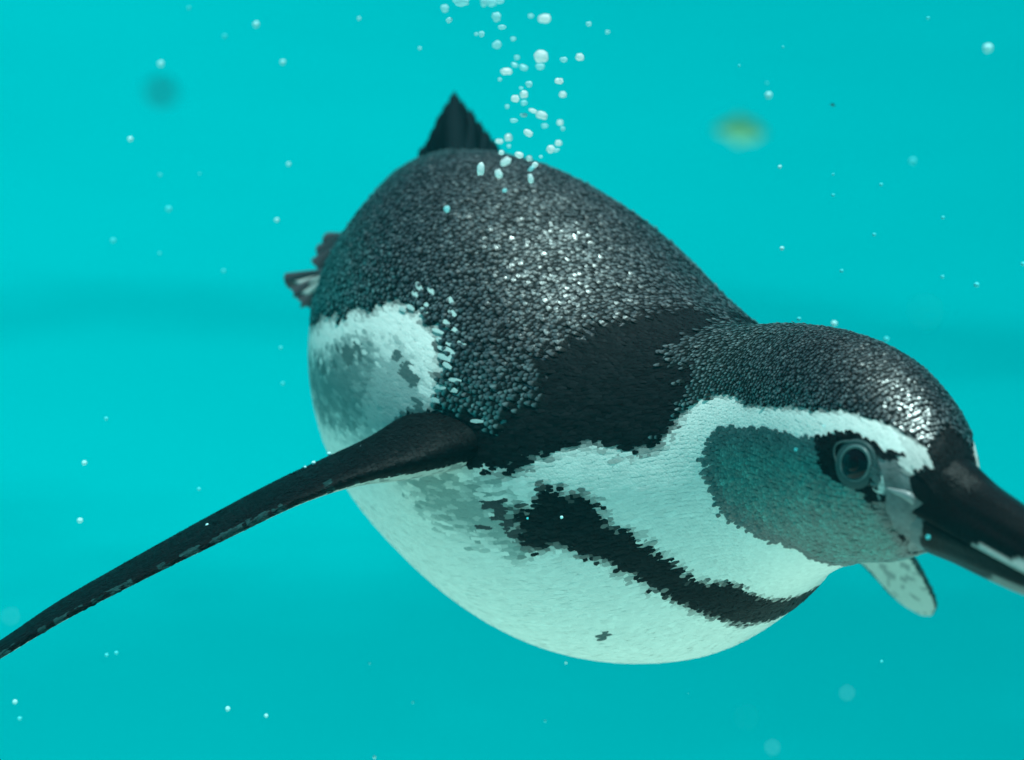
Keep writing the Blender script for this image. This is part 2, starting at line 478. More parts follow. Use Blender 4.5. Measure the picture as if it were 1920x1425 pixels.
def tube_mesh(tb, ts, k, colour):
    m = len(ts)
    th = np.arange(k) / k * 2 * np.pi
    Tg, Hg = np.meshgrid(ts, th, indexing='ij')
    V = tb.at(Tg, Hg).reshape(-1, 3)
    c, g = colour(Tg.ravel(), Hg.ravel(), V)
    i = np.arange(m - 1)[:, None] * k; j = np.arange(k)[None]; j2 = (j + 1) % k
    F = np.stack([i + j, i + j2, i + k + j2, i + k + j], -1).reshape(-1, 4)
    # caps
    caps = []
    n0 = len(V)
    V = np.vstack([V, tb.at(np.array([ts[0]]), np.array([0.]))*0 + V[:k].mean(0), V[-k:].mean(0)[None]])
    c = np.vstack([c, c[:1], c[-1:]]); g = np.concatenate([g, g[:1], g[-1:]])
    jj = np.arange(0, k, 2)
    F = np.vstack([F, np.stack([np.full(len(jj), n0), (jj + 2) % k, jj + 1, jj], -1),
                   np.stack([np.full(len(jj), n0 + 1), (m - 1) * k + jj, (m - 1) * k + jj + 1, (m - 1) * k + (jj + 2) % k], -1)])
    return V, F, c, g

ts = np.concatenate([np.linspace(0, 1, 20)[:-1], np.linspace(1, 8.5, 150)[:-1], np.linspace(8.5, body.n, 230)])
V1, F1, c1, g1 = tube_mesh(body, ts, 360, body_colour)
Vs, Fs, Cs, Gs = [V1], [F1], [c1], [g1]
off = len(V1)
for tb in (tbR, tbL):
    V2, F2, c2, g2 = tube_mesh(tb, np.linspace(0, tb.n, 160), 96, lambda t, th, p: flip_colour(tb, t, th, p))
    Vs.append(V2); Fs.append(F2 + off); Cs.append(c2); Gs.append(g2); off += len(V2)

def plumage_material(name, bump):
    m = mat(name, attr='tint')
    n, l = m.node_tree.nodes, m.node_tree.links
    b = n['Principled BSDF']
    b.inputs['IOR'].default_value = 1.85      # air held in the feathers gives a silvery sheen
    a = n.new('ShaderNodeAttribute'); a.attribute_name = 'gloss'
    # gloss 0 matt white, 1 glossy slate, 2 velvet black, 3 wet skin and horn
    r = n.new('ShaderNodeValToRGB'); r.color_ramp.interpolation = 'LINEAR'
    e = r.color_ramp.elements
    e[0].position = 0.0; e[0].color = (.7, .7, .7, 1)
    e[1].position = 1.0; e[1].color = (.40, .40, .40, 1)
    x = e.new(.33); x.color = (.30, .30, .30, 1)
    x = e.new(.66); x.color = (.55, .55, .55, 1)
    dv = n.new('ShaderNodeMath'); dv.operation = 'DIVIDE'; dv.inputs[1].default_value = 3.0
    l.new(a.outputs['Fac'], dv.inputs[0]); l.new(dv.outputs[0], r.inputs[0]); l.new(r.outputs[0], b.inputs['Roughness'])
    s = n.new('ShaderNodeValToRGB'); e = s.color_ramp.elements
    e[0].position = 0.0; e[0].color = (.15, .15, .15, 1)
    e[1].position = 1.0; e[1].color = (.035, .035, .035, 1)
    x = e.new(.33); x.color = (.95, .95, .95, 1)
    x = e.new(.66); x.color = (.03, .03, .03, 1)
    l.new(dv.outputs[0], s.inputs[0]); l.new(s.outputs[0], b.inputs['Specular IOR Level'])
    tc = n.new('ShaderNodeTexCoord'); nz = n.new('ShaderNodeTexNoise'); nz.inputs['Scale'].default_value = 900
    nz.inputs['Detail'].default_value = 2
    bp = n.new('ShaderNodeBump'); bp.inputs['Strength'].default_value = bump; bp.inputs['Distance'].default_value = .0006
    l.new(tc.outputs['Object'], nz.inputs[0]); l.new(nz.outputs[0], bp.inputs['Height']); l.new(bp.outputs[0], b.inputs['Normal'])
    return m
skin_mat = plumage_material('plumage_skin', .5)
feather_mat = plumage_material('feather', .35)
bo = mesh_obj('body', np.vstack(Vs), np.vstack(Fs), skin_mat, PEN, np.vstack(Cs), extra={'gloss': np.concatenate(Gs)})

# --- feathers: overlapping scales laid in staggered rows, one mesh
def feather_rows(tb, t0, t1, spacing, colour, keep=None, lift=1.0, bird=True):
    """spacing(t) -> (row step, side step) in metres"""
    T0, H0, W0, L0 = [], [], [], []
    t = t0; row = 0
    while t < t1:
        rs, ss = spacing(t)
        i = int(t / tb.n * (len(tb.tt) - 1))
        r = tb.r[i]
        circ = np.pi * (r[0] + r[1]) / 2 + np.pi * r[2]
        n = max(6, int(circ / ss))
        th = (np.arange(n) + (row % 2) * .5 + rng.normal(0, .07, n)) / n * 2 * np.pi - np.pi
        T0.append(t + rng.normal(0, .10, n) * .0 + 0 * th); H0.append(th)
        W0.append(np.full(n, ss)); L0.append(np.full(n, rs))
        # step in t so that the mean step over the surface is rs
        p0 = tb.at(np.full(8, t), np.arange(8) / 8 * 6.283); p1 = tb.at(np.full(8, t + .02), np.arange(8) / 8 * 6.283)
        sp = np.linalg.norm(p1 - p0, axis=1).mean() / .02
        t += rs / sp; row += 1
    t = np.concatenate(T0); th = np.concatenate(H0); w = np.concatenate(W0); l = np.concatenate(L0)
    p, a, b, n, la, lb = tb.frame(t, th)
    # row jitter in metres
    t = np.clip(t + (vnoise(p, 55, 21) * .8 + vnoise(p, 140, 22) * .15) * l / np.maximum(la, .004), 0, tb.n)
    t = np.clip(t + rng.normal(0, .06, len(t)) * l / np.maximum(la, .004), 0, tb.n)
    p, a, b, n, la, lb = tb.frame(t, th)
    c, g = colour(t, th, p)
    if keep is not None:
        k = keep(t, th, p, c, g)
        t, th, w, l, p, a, b, n, c, g = [x[k] for x in (t, th, w, l, p, a, b, n, c, g)]
    m = len(t)
    white = (g < .15) | (g == 3)
    wl = w * np.where(white, 1.35, 1.12) * (1 + rng.normal(0, .10, m))
    ln = l * np.where(white, 2.7, 1.75) * (1 + rng.normal(0, .12, m))
    tilt = np.where(white, .020, .27) * lift + np.abs(rng.normal(0, 1, m)) * np.where(white, .008, .04)
    tilt = np.where(g > 1.5, tilt * .5, tilt)
    yaw = rng.normal(0, 1, m) * np.where(white, .06, .12)
    side = rng.normal(0, 1, m) * np.where(white, .012, .075)
    d = -a * np.cos(yaw)[:, None] + b * np.sin(yaw)[:, None]           # points to the tail
    s = np.cross(n, d); s /= np.linalg.norm(s, axis=1)[:, None]
    s = s + n * side[:, None]
    d = d + n * tilt[:, None]
    base_h = np.where(white, .00015, .00025) + np.where(np.abs(g - .13) < .005, .0009, 0)
    # 3 across x 4 along
    us = np.array([-1, 0, 1.]); vv = np.array([0., .52, .82, 1.0]); wd = np.array([.55, 1.0, .80, .25])
    rng0 = rng.random(m) ** 2
    cvar = 1 + rng.normal(0, .30, m)
    verts = np.zeros((m, 4, 3, 3)); cols = np.zeros((m, 4, 3, 3)); gl = np.zeros((m, 4, 3))
    for j in range(4):
        for i in range(3):
            u = us[i] * wd[j] * .5
            dome = np.where(white, .05, .08) * wl * (1 - us[i] ** 2) * wd[j] * .6
            curl = -.22 * vv[j] ** 2 * ln * cvar * np.where(white, .3, 1)
            verts[:, j, i] = p + n * (base_h + dome + curl)[:, None] + d * (vv[j] * ln)[:, None] + s * (u * wl)[:, None]
            sl = (g == 1)
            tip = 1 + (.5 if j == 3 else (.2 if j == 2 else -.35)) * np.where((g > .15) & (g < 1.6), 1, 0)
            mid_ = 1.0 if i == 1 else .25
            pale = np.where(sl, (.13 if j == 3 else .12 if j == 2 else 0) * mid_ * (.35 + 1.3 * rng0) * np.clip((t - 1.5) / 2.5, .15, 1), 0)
            dark = np.where(sl, .45 if j < 2 else (1 if i == 1 else .6), 1)  # bases and side edges darkened: shade between feather rows put into the colour
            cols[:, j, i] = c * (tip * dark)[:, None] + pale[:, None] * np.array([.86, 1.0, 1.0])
            gl[:, j, i] = np.where(sl, 2.0 if j == 0 else 1.95 if j == 1 else (1.0 if i == 1 else 1.05), g)
    cols *= (1 + rng.normal(0, 1, m) * np.where(white, .035, .20))[:, None, None, None]
    q = np.array([[j * 3 + i, j * 3 + i + 1, (j + 1) * 3 + i + 1, (j + 1) * 3 + i] for j in range(3) for i in range(2)])
    F = (np.arange(m)[:, None, None] * 12 + q[None]).reshape(-1, 4)
    return verts.reshape(-1, 3), F, np.clip(cols.reshape(-1, 3), 0.002, .9), gl.reshape(-1)

def spacing_body(t):
    k = min(1, max(0, (t - 7.3) / 2.6))
    return (.0031 * (1 - k) + .0019 * k, .0020 * (1 - k) + .0014 * k)

def keep_body(t, th, p, c, g):
    k = g != 3
    # none under the eye rings
    e = body.at(np.array([EYE[0]]), np.array([EYE[1]]))[0]
    e2 = body.at(np.array([EYE[0]]), np.array([-EYE[1]]))[0]
    k &= (np.linalg.norm(p - e, axis=1) > .0098) & (np.linalg.norm(p - e2, axis=1) > .0105)
    return k
SKINPASS = False
def coarse(t, th, p, c, g): return keep_body(t, th, p, c, g) & (g == 1) & (t < 8.3)
def small(t, th, p, c, g): return keep_body(t, th, p, c, g) & ~((g == 1) & (t < 8.3))
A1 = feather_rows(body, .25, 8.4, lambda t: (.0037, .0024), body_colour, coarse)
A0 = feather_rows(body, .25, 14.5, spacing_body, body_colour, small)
A2 = feather_rows(tbR, 1.2, 10.7, lambda t: (.0022, .0017), lambda t, th, p: flip_colour(tbR, t, th, p), lift=.2)
A3 = feather_rows(tbL, 1.2, 10.7, lambda t: (.0022, .0017), lambda t, th, p: flip_colour(tbL, t, th, p), lift=.2)
V, F, Cc, Gg = [], [], [], []
off = 0
for A in (A0, A1, A2, A3):
    V.append(A[0]); F.append(A[1] + off); Cc.append(A[2]); Gg.append(A[3]); off += len(A[0])
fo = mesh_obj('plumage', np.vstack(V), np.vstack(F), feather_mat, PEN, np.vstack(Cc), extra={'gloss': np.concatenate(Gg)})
tag(fo, None, None, None, 'stuff')

# --- bill
horn = plumage_material('bill_horn', .8)
BILL = [
 (1742, 922, .568, .0208, .0226, .0190),
 (1784, 954, .557, .0193, .0200, .0170),
 (1828, 984, .548, .0174, .0172, .0150),
 (1885, 1018, .530, .0158, .0156, .0132),
 (1945, 1056, .512, .0136, .0130, .0105),
 (2005, 1098, .497, .0100, .0085, .0070),
 (2045, 1135, .489, .0060, .0040, .0040),
 (2056, 1160, .487, .0015, .0012, .0012),
]
bt = Tube([s + (.2, -.25, .95) for s in BILL], 301)
def mandible(name, upper):
    m, k = 90, 40
    tsb = np.linspace(0, bt.n - (0 if upper else 1.0), m)
    cut = math.radians(98)
    if upper: ths = np.linspace(-cut, cut, k)
    else: ths = np.linspace(cut + .03, 2 * math.pi - cut - .03, k)
    V = []; C = []
    for t in tsb:
        p = bt.at(np.full(k, t), ths)
        i = int(t / bt.n * 300)
        # the cutting edges stand a little proud; ridge along the top
        e = np.abs(np.cos(ths - (0 if upper else math.pi)))
        cen = bt.C[i]
        groove = 1 - .035 * np.exp(-((np.abs(ths if upper else 2 * math.pi - ths) - (1.0 + .25 * t / bt.n)) / .07) ** 2) * (t > 1) - .012 * np.sin(ths * 14 + t * 1.5) * (.4 + .6 * np.abs(np.sin(ths)))
        edge = np.exp(-((np.abs(np.abs(ths if upper else 2 * math.pi - ths - 0) - cut)) / .12) ** 2) if upper else 0
        s = (1 + .05 * np.asarray(edge))[..., None] if upper else .985
        if not upper and t > bt.n - 2.2: s = .985 * (1 - .55 * ((t - bt.n + 2.2) / 1.2) ** 2)
        p = cen + (p - cen) * s * groove[:, None]
        V.append(p)
        th_a = np.abs(ths) if upper else np.abs(2 * math.pi - ths) * 0 + np.minimum(ths, 2 * math.pi - ths)
        c = np.tile(np.array([.006, .006, .0065]), (k, 1))
        nz = vnoise(p, 260, 1) * .12
        if upper:
            pale = ((t + nz > 3.75 + (1.75 - th_a) * 1.1) & (t < 4.6) & (th_a > 1.2)) | ((t > 3.1 + nz * 4) & (t < 4.6) & (th_a > 1.60))
            c[pale] = (.52, .50, .47)
        else:
            pale = (t + nz > 3.15 + (2.9 - th_a) * .5) & (t < 4.7) & (th_a > 2.3)
            c[pale] = (.20, .20, .19)
        fl = (t < .42 + nz) & (th_a > 1.25) if upper else (t < 1.25 + nz - .25 * (th_a - 2))
        c[fl] = SKIN
        C.append(c)
    n = k
    V = np.vstack(V); C = np.vstack(C)
    i = np.arange(m - 1)[:, None] * k; j = np.arange(k - 1)[None]
    F = np.stack([i + j, i + j + 1, i + k + j + 1, i + k + j], -1).reshape(-1, 4)
    flat = np.stack([i[:, 0], i[:, 0] + k, i[:, 0] + 2 * k - 1, i[:, 0] + k - 1], -1)
    F = np.vstack([F, flat])
    o = mesh_obj(name, V, F, horn, PEN, C, extra={'gloss': np.full(len(V), 3.0)})
    return o
mandible('upper_mandible', True)
mandible('lower_mandible', False)

def tube_along(pts, rad, k=10, m=40):
    """round tube through points, radius list or number"""
    K = np.array([list(p) for p in pts], float)
    rr = np.array(rad if hasattr(rad, '__len__') else [rad] * len(K), float)
    S = catmull(np.hstack([K, rr[:, None]]), np.linspace(0, len(K) - 1, m))
    C = S[:, :3]; T = np.gradient(C, axis=0); T /= np.linalg.norm(T, axis=1)[:, None]
    ref = np.array([.3, -.9, .3]); N = ref - (T @ ref)[:, None] * T; N /= np.linalg.norm(N, axis=1)[:, None]
    B = np.cross(T, N)
    th = np.arange(k) / k * 2 * np.pi
    V = C[:, None] + S[:, 3][:, None, None] * (np.cos(th)[None, :, None] * N[:, None] + np.sin(th)[None, :, None] * B[:, None])
    V = V.reshape(-1, 3)
    i = np.arange(m - 1)[:, None] * k; j = np.arange(k)[None]; j2 = (j + 1) % k
    F = np.stack([i + j, i + j2, i + k + j2, i + k + j], -1).reshape(-1, 4)
    return V, F

# fleshy gape edge on either side
gape_m = mat('gape_skin', (.24, .26, .26), .35, .5)
for sgn in (1, -1):
    sp = [(12.86, 1.56), (13.05, 1.55), (13.25, 1.53), (13.42, 1.55), (13.55, 1.66)]
    pts = [body.at(np.array([a]), np.array([sgn * b]))[0] for a, b in sp]
    V, F = tube_along(pts, [.0004, .0011, .0016, .0018, .0006])
    mesh_obj('gape', V, F, gape_m, PEN)

# --- eyes
eye_m = mat('eye_brown', (.004, .005, .007), .10, .2)
pupil_m = mat('pupil', (.004, .004, .005), .1, .15)
lid_m = mat('eyelid', (.10, .16, .16), .4, .4)
lid2_m = mat('eye_skin', (.05, .085, .085), .5, .3)
def disc(center, n, up, r, dome, k=32, rings=8, rin=0.0):
    s = np.cross(up, n); s /= np.linalg.norm(s); u = np.cross(n, s)
    V = []; F = []
    for i in range(rings + 1):
        q = rin + (r - rin) * i / rings
        h = dome * math.sqrt(max(0, 1 - (q / r) ** 2))
        for j in range(k):
            a = j / k * 2 * math.pi
            V.append(center + n * h + (s * math.cos(a) + u * math.sin(a)) * max(q, 1e-5))
    for i in range(rings):
        for j in range(k):
            j2 = (j + 1) % k
            F.append([i * k + j, i * k + j2, (i + 1) * k + j2, (i + 1) * k + j])
    return np.array(V), F
for sgn in (1, -1):
    p, a, b, n, _, _ = body.frame(np.array([EYE[0]]), np.array([sgn * EYE[1]]))
    p, a, n = p[0], a[0], n[0]
    V, F = disc(p - n * .0014, n, a, .0070, .0034)
    eb = mesh_obj('eyeball', V, F, eye_m, PEN)
    V, F = disc(p + n * .0010, n, a, .0034, .0016)
    pu = mesh_obj('pupil', V, F, pupil_m, None); pu.parent = eb
    pu.matrix_parent_inverse = Matrix.Translation(-Vector(PEN.location)) if False else Matrix.Identity(4)
    s = np.cross(a, n); s /= np.linalg.norm(s); u = np.cross(n, s)
    for (rad, th, hh, mm, nm, corner) in ((.0068, .00045, .0003, lid_m, 'eyelid', 0.0), (.0088, .0004, -.0005, lid2_m, 'eye_ring', .0035)):
        pts = []
        for j in range(25):
            an = j / 24 * 2 * math.pi
            # a pointed rear corner on the outer ring
            rr = rad + corner * max(0, math.cos(an - math.pi * .93)) ** 10
            # local frame: a = forward
            dirv = a * math.cos(an) + np.cross(n, a) * math.sin(an) * (1 if sgn < 0 else -1) * -1
            pts.append(p + n * hh + dirv * rr)
        V, F = tube_along(pts, [th * (1.0 + .6 * math.sin(j / 24 * 2 * math.pi) + .15 * math.sin(j * 1.7)) for j in range(25)], 8, 96)
        mesh_obj(nm, V, F, mm, PEN)
    # wrinkled skin between the rings
    V, F = disc(p - n * .0006, n, a, .0100, .0012, rings=6)
    mesh_obj('eye_surround', V, F, lid2_m if False else mat('eye_surround_skin', (.035, .06, .06), .5, .3), PEN)

# --- tail: a fan of stiff pointed feathers
tail_m = mat('tail_feather', (.006, .012, .015), .85, .04)
def blade(base, tip, wid, nrm, curve=0.0):
    base, tip = np.array(base), np.array(tip)
    d = tip - base; L = np.linalg.norm(d); d = d / L
    s = np.cross(d, nrm); s /= np.linalg.norm(s); n = np.cross(s, d)
    prof = [(0, .7), (.25, 1), (.55, 1 + rng.normal(0, .05)), (.72, .86 + rng.normal(0, .06)), (.84, .66 + rng.normal(0, .06)), (.93, .42), (1.0, .05)]
    V = []; F = []
    for (x, w) in prof:
        c = base + d * x * L + n * curve * x * x * L
        V += [c - s * w * wid / 2 - n * .0006, c + n * .0012, c + s * w * wid / 2 - n * .0006, c - n * .0012]
    for i in range(len(prof) - 1):
        for j in range(4):
            F.append([i * 4 + j, i * 4 + (j + 1) % 4, (i + 1) * 4 + (j + 1) % 4, (i + 1) * 4 + j])
    F.append([0, 1, 2, 3]); F.append([(len(prof) - 1) * 4 + j for j in (3, 2, 1, 0)])
    return V, F
tn = np.array([.25, -.75, .6])
tips = [(776, 302, 1.146, .024), (793, 276, 1.155, .022), (808, 258, 1.160, .021), (818, 236, 1.164, .021), (828, 212, 1.168, .020), (840, 192, 1.172, .020),
        (853, 172, 1.176, .022), (868, 190, 1.172, .020), (884, 206, 1.168, .020), (900, 228, 1.163, .021), (914, 246, 1.158, .021), (928, 264, 1.152, .022), (948, 288, 1.142, .024)]
for i, (u, v, y, w) in enumerate(tips):
    k = (i - 6) / 6
    b = P(858 + k * 28, 345 + abs(k) * 4, 1.085)
    V, F = blade(b, P(u, v, y - abs(k) * .002 + (i % 2) * .0015), w, tn)
    mesh_obj('tail_feather', V, F, tail_m, PEN)

# --- feet: webbed, trailing behind
foot_m = mat('foot_skin', (.045, .045, .05), .5, .3)
web_m = mat('foot_web', (.34, .38, .36), .45, .3)
claw_m = mat('claw', (.02, .02, .02), .3, .5)
def foot(ankle, toes, wr=.006):
    """ankle point and three toe tips; web skin spans the toes"""
    rt = bpy.data.objects.new('foot', None)
    ankle = np.array(ankle)
    Vb, Fb = [], []; o2 = 0
    # tarsus and toes in one skin
    start = ankle + np.array([.035, -.03, -.004])
    V, F = tube_along([start, ankle * .5 + start * .5, ankle], [wr * 1.7, wr * 1.4, wr], 12, 16)
    Vb.append(V); Fb.append(F); o2 += len(V)
    for tp in toes:
        tp = np.array(tp); mid_ = ankle * .5 + tp * .5 + np.array([0, 0, .0025])
        V, F = tube_along([ankle, mid_, tp], [wr * .8, wr * .6, wr * 1.5], 12, 20)
        Vb.append(V); Fb.append(F + o2); o2 += len(V)
    ft = mesh_obj('foot', np.vstack(Vb), np.vstack(Fb), foot_m, PEN)
    for a_, b_ in ((0, 1), (1, 2)):
        A_, B_ = np.array(toes[a_]), np.array(toes[b_])
        V = []; F = []
        n_ = 8
        for i in range(n_ + 1):
            for j in range(n_ + 1):
                f_ = i / n_; g_ = j / n_
                e = ankle + (A_ * (1 - g_) + B_ * g_ - ankle) * f_ * (.96 - .10 * math.sin(g_ * math.pi))
                V.append(e + np.array([0, -.0060 * math.sin(g_ * math.pi) ** .3, .0])); 
        top = len(V)
        V += [p_ + np.array([.0004, .0020, .0006]) for p_ in V]
        for i in range(n_):
            for j in range(n_):
                q_ = i * (n_ + 1) + j
                F.append([q_, q_ + 1, q_ + n_ + 2, q_ + n_ + 1]); F.append([top + q_, top + q_ + n_ + 1, top + q_ + n_ + 2, top + q_ + 1])
        for j in range(n_):
            q_ = n_ * (n_ + 1) + j
            F.append([q_, q_ + 1, top + q_ + 1, top + q_])
        w_ = mesh_obj('web', np.array(V), F, web_m, None); w_.parent = ft
    for tp in toes:
        tp = np.array(tp); d = tp - ankle; d /= np.linalg.norm(d)
        V, F = tube_along([tp - d * .001, tp + d * .002 , tp + d * .0032 - np.array([0, 0, .0006])], [wr * .6, wr * .35, .0004], 8, 10)
        c_ = mesh_obj('claw', V, F, claw_m, None); c_.parent = ft
    bpy.data.objects.remove(rt)
    return ft
foot(P(624, 512, 1.05), [P(543, 527, 1.07), P(557, 552, 1.055), P(570, 570, 1.05)], .0044)
foot(P(655, 446, 1.08), [P(624, 456, 1.10), P(611, 476, 1.10), P(602, 500, 1.09)], .0062)

# ------------------------------------------------------------------ bubbles
def blob_mesh(name, m, rough=.18, sub=2, seed=0):
    import bmesh
    bm = bmesh.new()
    bmesh.ops.create_icosphere(bm, subdivisions=sub, radius=1.0)
    for v_ in bm.verts:
        k = 1 + rough * mnoise.noise(v_.co * 1.6 + Vector((seed * 3.1, 0, 0)))
        v_.co *= k
    me = bpy.data.meshes.new(name)
    bm.to_mesh(me); bm.free()
    me.polygons.foreach_set('use_smooth', np.ones(len(me.polygons), bool))
    me.materials.append(m)
    return me
bub_m = mat('bubble_white', (.95, .97, .97), .12, .8)
bub2_m = mat('bubble_pale', (.55, .85, .88), .2, .6)
def glow_through(m, col, k):
    # a thin bright skin of scattering air-water film: light comes through as well as off it
    n, l = m.node_tree.nodes, m.node_tree.links
    tr = n.new('ShaderNodeBsdfTranslucent'); tr.inputs[0].default_value = (*col, 1)
    mx = n.new('ShaderNodeMixShader'); mx.inputs[0].default_value = k
    l.new(n['Principled BSDF'].outputs[0], mx.inputs[1]); l.new(tr.outputs[0], mx.inputs[2])
    l.new(mx.outputs[0], n['Material Output'].inputs[0])
glow_through(bub_m, (.97, .98, .98), .5)
glow_through(bub2_m, (.6, .95, .97), .5)
BM = [blob_mesh('bubble', bub_m, .28, 3, s) for s in range(4)]
BM2 = [blob_mesh('bubble', bub2_m, .28, 3, s + 7) for s in range(2)]
# pixel position, width, height (photo pixels), bright?, tilt
BUB = [(1022,35,26,17,1,0),(1014,106,30,24,1,0),(1013,125,18,12,0,0),(1087,107,17,15,1,0),(1057,112,15,10,0,0),(949,134,25,13,1,0),(982,127,18,10,0,-20),(969,108,11,10,0,0),
 (965,122,14,8,0,-20),(937,149,8,8,0,0),(1048,152,18,12,1,0),(1055,177,15,13,1,0),(992,158,14,12,0,0),(982,177,17,15,1,0),(966,185,17,14,1,0),(982,193,13,11,0,0),
 (1000,208,18,8,1,-20),(1015,216,26,15,1,-20),(982,216,15,8,0,0),(963,226,15,9,0,0),(951,200,9,8,0,0),(1021,236,13,10,0,0),(1050,230,13,11,1,0),(1055,241,9,9,0,0),
 (991,250,20,13,1,-35),(953,258,16,14,1,0),(936,265,16,9,1,0),(1047,268,14,12,1,0),(1033,280,16,16,1,-30),(1043,282,13,8,0,20),(954,274,9,7,0,0),(940,286,11,10,1,0),
 (974,291,18,12,1,-20),(992,297,14,12,1,0),(948,303,24,15,1,35),(1003,309,13,12,1,40),(996,316,14,8,0,40),(901,317,16,26,1,-5),(935,326,15,19,1,20),(995,335,11,21,1,10),
 (865,2,34,20,0,0),(907,4,14,20,0,0),(922,4,22,16,0,0),(937,2,16,12,0,0),(834,16,16,15,0,0),(842,38,13,11,0,30),(931,32,18,18,0,0),(941,51,16,10,0,0),(903,64,12,11,0,0),
 (962,73,11,9,0,0),(932,84,18,15,0,30),(995,30,11,9,0,0),(1104,45,11,9,0,0),(1139,60,9,8,0,0),(838,392,12,13,0,0),(946,357,9,8,0,20),(893,64,8,6,0,0),(977,165,8,6,0,0),(1014,294,8,6,0,0)]
def put(me, name, u, v, y, w, h, tilt=0):
    o = bpy.data.objects.new(name, me)
    COL.objects.link(o)
    o.location = P(u, v, y)
    o.scale = (w / 2 / FOC * y, min(w, h) / 2 / FOC * y, h / 2 / FOC * y)
    o.rotation_euler = (0, math.radians(-tilt), 0)
    return o
BL = []
for i, (u, v, w, h, br, tl) in enumerate(BUB):
    y = .56 + .06 * rng.random()
    o = put((BM if br else BM2)[i % (4 if br else 2)], 'bubble', u, v, y, w * .95, h * .95, tl)
    lab = None
    if br and w >= 26 and v > 90 and v < 120: lab = 'largest bright white air bubble at the top of the dense column'
    elif (u, v) == (1022, 35): lab = 'bright white oval air bubble alone above the largest bubble'
    elif (u, v) == (901, 317): lab = 'tall white air bubble in front of the base of the tail'
    elif (u, v) == (935, 326): lab = 'white air bubble just right of the tall one on the lower back'
    elif (u, v) == (995, 335): lab = 'narrow upright air bubble at the bottom end of the column, over the back'
    elif (u, v) == (1015, 216): lab = 'bright slanting air bubble halfway up the column'
    elif (u, v) == (865, 2): lab = 'large pale bubble cut by the top edge of the picture, leftmost there'
    elif (u, v) == (838, 392): lab = 'single small pale bubble on the dark lower back'
    elif (u, v) == (991, 250): lab = 'slanting white bubble alone in the middle of the lower column'
    elif (u, v) == (1087, 107): lab = 'round white bubble right of the largest bubble'
    elif (u, v) == (949, 134): lab = 'flat wide white bubble left of the largest bubble'
    if lab is None:
        BL.append((o, u, v, 'small bright white air bubble' if br else 'small pale blue air bubble',
                   'at the top of the column' if v < 80 else 'around the largest bubble' if v < 170 else
                   'level with the tail tip' if v < 245 else 'beside the tail base'))
    tag(o, lab, 'bubble', 'air bubbles rising beside the tail')
ORD = ['first', 'second', 'third', 'fourth', 'fifth', 'sixth', 'seventh', 'eighth', 'ninth', 'tenth', 'eleventh', 'twelfth', 'thirteenth', 'fourteenth', 'fifteenth', 'sixteenth', 'seventeenth', 'eighteenth', 'nineteenth', 'twentieth']
def rank_labels(items):
    groups = {}
    for it in items:
        groups.setdefault((it[3], it[4]), []).append(it)
    for (look, place), its in groups.items():
        its.sort(key=lambda q: q[1])
        for k, it in enumerate(its):
            it[0]['label'] = '%s %s, %s from the left' % (look, place, ORD[min(k, 19)]) if len(its) > 1 else '%s %s' % (look, place)
rank_labels(BL)

# ------------------------------------------------------------------ suspended specks
spk_m = mat('speck_pale', (.55, .95, .97), .6, .2)
spk2_m = mat('speck_faint', (.10, .75, .80), .8, .1)
SM = [blob_mesh('speck', spk_m, .3, 2, 21), blob_mesh('speck', spk2_m, .3, 2, 22)]
SPK = [(480,46,14,1.0,0),(354,15,9,1.0,1),(421,68,10,1.05,1),(301,120,14,1.1,0),(530,117,12,1.0,0),(244,261,12,.9,0),(541,308,9,1.0,0),(300,328,9,1.0,1),(374,326,6,1.0,1),(316,392,14,1.0,1),
 (519,413,10,.95,0),(212,451,12,1.0,1),(419,508,9,1.0,1),(299,475,7,1.0,1),(787,91,7,.9,0),(673,35,8,.95,0),(199,785,9,.8,1),(158,868,11,.8,0),(150,976,12,.8,0),(373,917,8,.8,1),(218,1224,8,.8,1),(200,1228,8,.8,1),
 (28,1316,10,.8,0),(37,1347,9,.8,1),(427,1329,10,.8,0),(499,1342,8,.8,0),(693,1244,6,.8,1),(774,1317,7,.8,1),(1061,1243,6,.8,0),(702,1420,8,.8,0),(526,652,8,.9,1),(530,719,8,.9,1),
 (1441,179,15,1.0,0),(1852,91,21,1.05,0),(1462,313,8,.8,0),(1466,466,9,.8,0),(1468,88,6,.8,1),(1386,123,6,.8,1),(1438,156,7,1.0,1),(1562,327,6,.8,1),(1652,346,8,.8,1),(1562,366,7,.8,1),(1578,508,8,.8,1),
 (1639,440,8,.8,1),(1740,34,8,.8,1),(1768,408,8,.8,1),(1767,519,8,.8,1),(1831,534,12,.8,1),(1918,495,10,.8,1),(1711,302,16,1.2,1),(1498,598,9,.8,1),(1564,607,13,.9,0),(1662,636,12,.9,1),
 (980,758,9,.80,0),(980,652,8,.85,1),(1075,647,7,.80,1),(588,868,9,.745,0),(572,876,6,.745,0),(617,851,9,.745,0),(677,838,8,.745,0),(551,944,9,.745,0),(389,985,9,.72,0),(600,897,7,.75,1),(628,890,8,.75,1),
 (1053,970,7,.66,0),(989,972,5,.66,1),(1740,1007,9,.51,1),(1545,799,5,.55,0),(1492,843,6,.55,1),(645,484,10,1.0,1),(1290,1300,3,.8,1),(1653,1240,6,.8,1),(1022,1352,7,.8,1),(975,425,6,.85,1),(1055,404,8,.85,1)]
SL = []
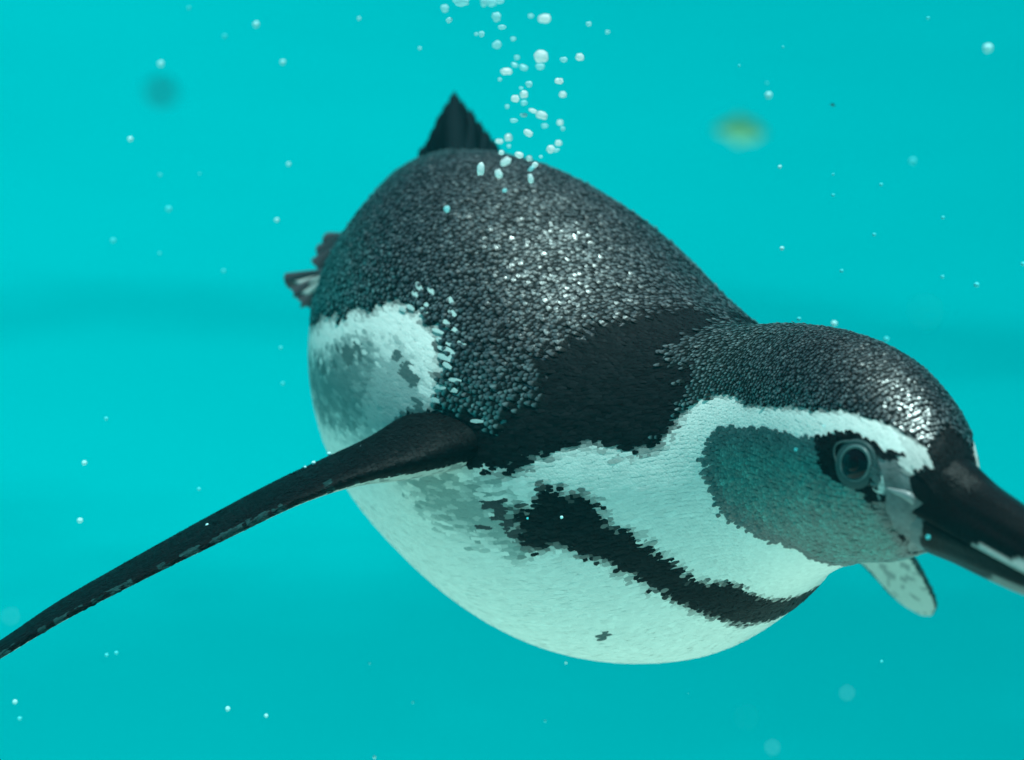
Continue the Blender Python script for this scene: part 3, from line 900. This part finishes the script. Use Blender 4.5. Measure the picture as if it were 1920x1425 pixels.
for (u, v, w, y, kind) in SPK:
    lab = None
    o = put(SM[kind], 'speck', u, v, y, w * .85, w * .85, 0)
    over = 560 < u < 1750 and 400 < v < 1100
    if (u, v) == (1441, 179): lab = 'round pale speck just above the yellowish leaf'
    elif (u, v) == (1852, 91): lab = 'large round pale speck near the upper right corner'
    elif (u, v) == (301, 120): lab = 'pale speck right above the dark blurred scrap'
    elif (u, v) == (480, 46): lab = 'bright speck near the top edge, left of the bubbles'
    elif (u, v) == (389, 985): lab = 'bright speck on the middle of the outstretched flipper'
    elif (u, v) == (980, 758): lab = 'bright speck on the feathers above the shoulder'
    if lab is None:
        look = 'tiny bright speck' if not kind else 'faint turquoise speck'
        if over and y < .8:
            place = 'over the dark flipper' if u < 700 else 'in front of the face' if u > 1450 else 'over the body plumage'
        elif u < 560:
            place = 'in the water at upper left' if v < 240 else 'in the water left of the back' if v < 560 else 'in the water above the flipper' if v < 1000 else 'in the water below the flipper'
        elif u > 1400:
            place = 'in the water near the upper right corner' if v < 300 else 'in the water right of the back' if v < 560 else 'in the water above the crown' if v < 700 else 'low in the water under the bill'
        else:
            place = 'in the water above the back' if v < 330 else 'over the back plumage' if v < 700 else 'in the water under the belly'
        SL.append((o, u, v, look, place))
    tag(o, lab, 'speck', 'specks drifting in the water')
rank_labels(SL)
# soft, out of focus specks close to the lens
bok_m = mat('speck_blurred', (.30, .85, .90), .8, .1)
BK = blob_mesh('speck', bok_m, .1, 2, 31)
for (u, v, w, y, lab) in ((1588, 1300, 9, .33, 'round blurred pale speck low in the water below the bill'),
                       (1448, 1402, 9, .33, 'round blurred pale speck at the bottom edge'),
                       (1735, 585, 7, .20, 'large faint blurred speck above the forehead'),
                       (1400, 1345, 5, .25, 'faint blurred speck between the two round ones near the bottom'),
                       (20, 1156, 8, .30, 'blurred pale speck at the left edge above the flipper tip')):
    tag(put(BK, 'speck', u, v, y, w, w), lab, 'speck', 'specks drifting in the water')

# ------------------------------------------------------------------ drifting scraps
def leaf(name, u, v, y, L, Wd, m, rot, lab, cat):
    n1, n2 = 14, 6
    V = []; F = []
    for s_ in (1, -1):
        for i in range(n1 + 1):
            x = i / n1
            w = (1 - abs(2 * x - 1)) ** .75 * (1 + .15 * math.sin(x * 19))
            for j in range(n2 + 1):
                yv = (j / n2 * 2 - 1)
                V.append(((x - .5) * L, yv * w * Wd / 2, .06 * L * math.sin(x * 4) + .10 * Wd * yv * yv + s_ * .007 * L))
    k = (n1 + 1) * (n2 + 1)
    for i in range(n1):
        for j in range(n2):
            q_ = i * (n2 + 1) + j
            F.append([q_, q_ + n2 + 1, q_ + n2 + 2, q_ + 1]); F.append([k + q_, k + q_ + 1, k + q_ + n2 + 2, k + q_ + n2 + 1])
    o = mesh_obj(name, V, F, m)
    o.location = P(u, v, y); o.rotation_euler = rot
    tag(o, lab, cat)
    return o
leaf('floating_leaf', 1388, 246, .27, .0100, .0058, mat('yellow_leaf', (.15, .46, .25), .7, .1), (math.radians(82), math.radians(4), 0),
     'blurred yellowish green leaf drifting in the water at upper right', 'leaf')
leaf('floating_scrap', 303, 174, .21, .0040, .0032, mat('dark_scrap', (.01, .05, .045), .8, .1), (math.radians(75), .3, 0),
     'dark blurred scrap of debris drifting at upper left', 'debris')
leaf('floating_crumb', 1561, 197, .9, .0035, .002, mat('dark_crumb', (.02, .08, .08), .8, .1), (math.radians(75), .3, 0),
     'tiny dark crumb drifting right of the yellowish leaf', 'debris')
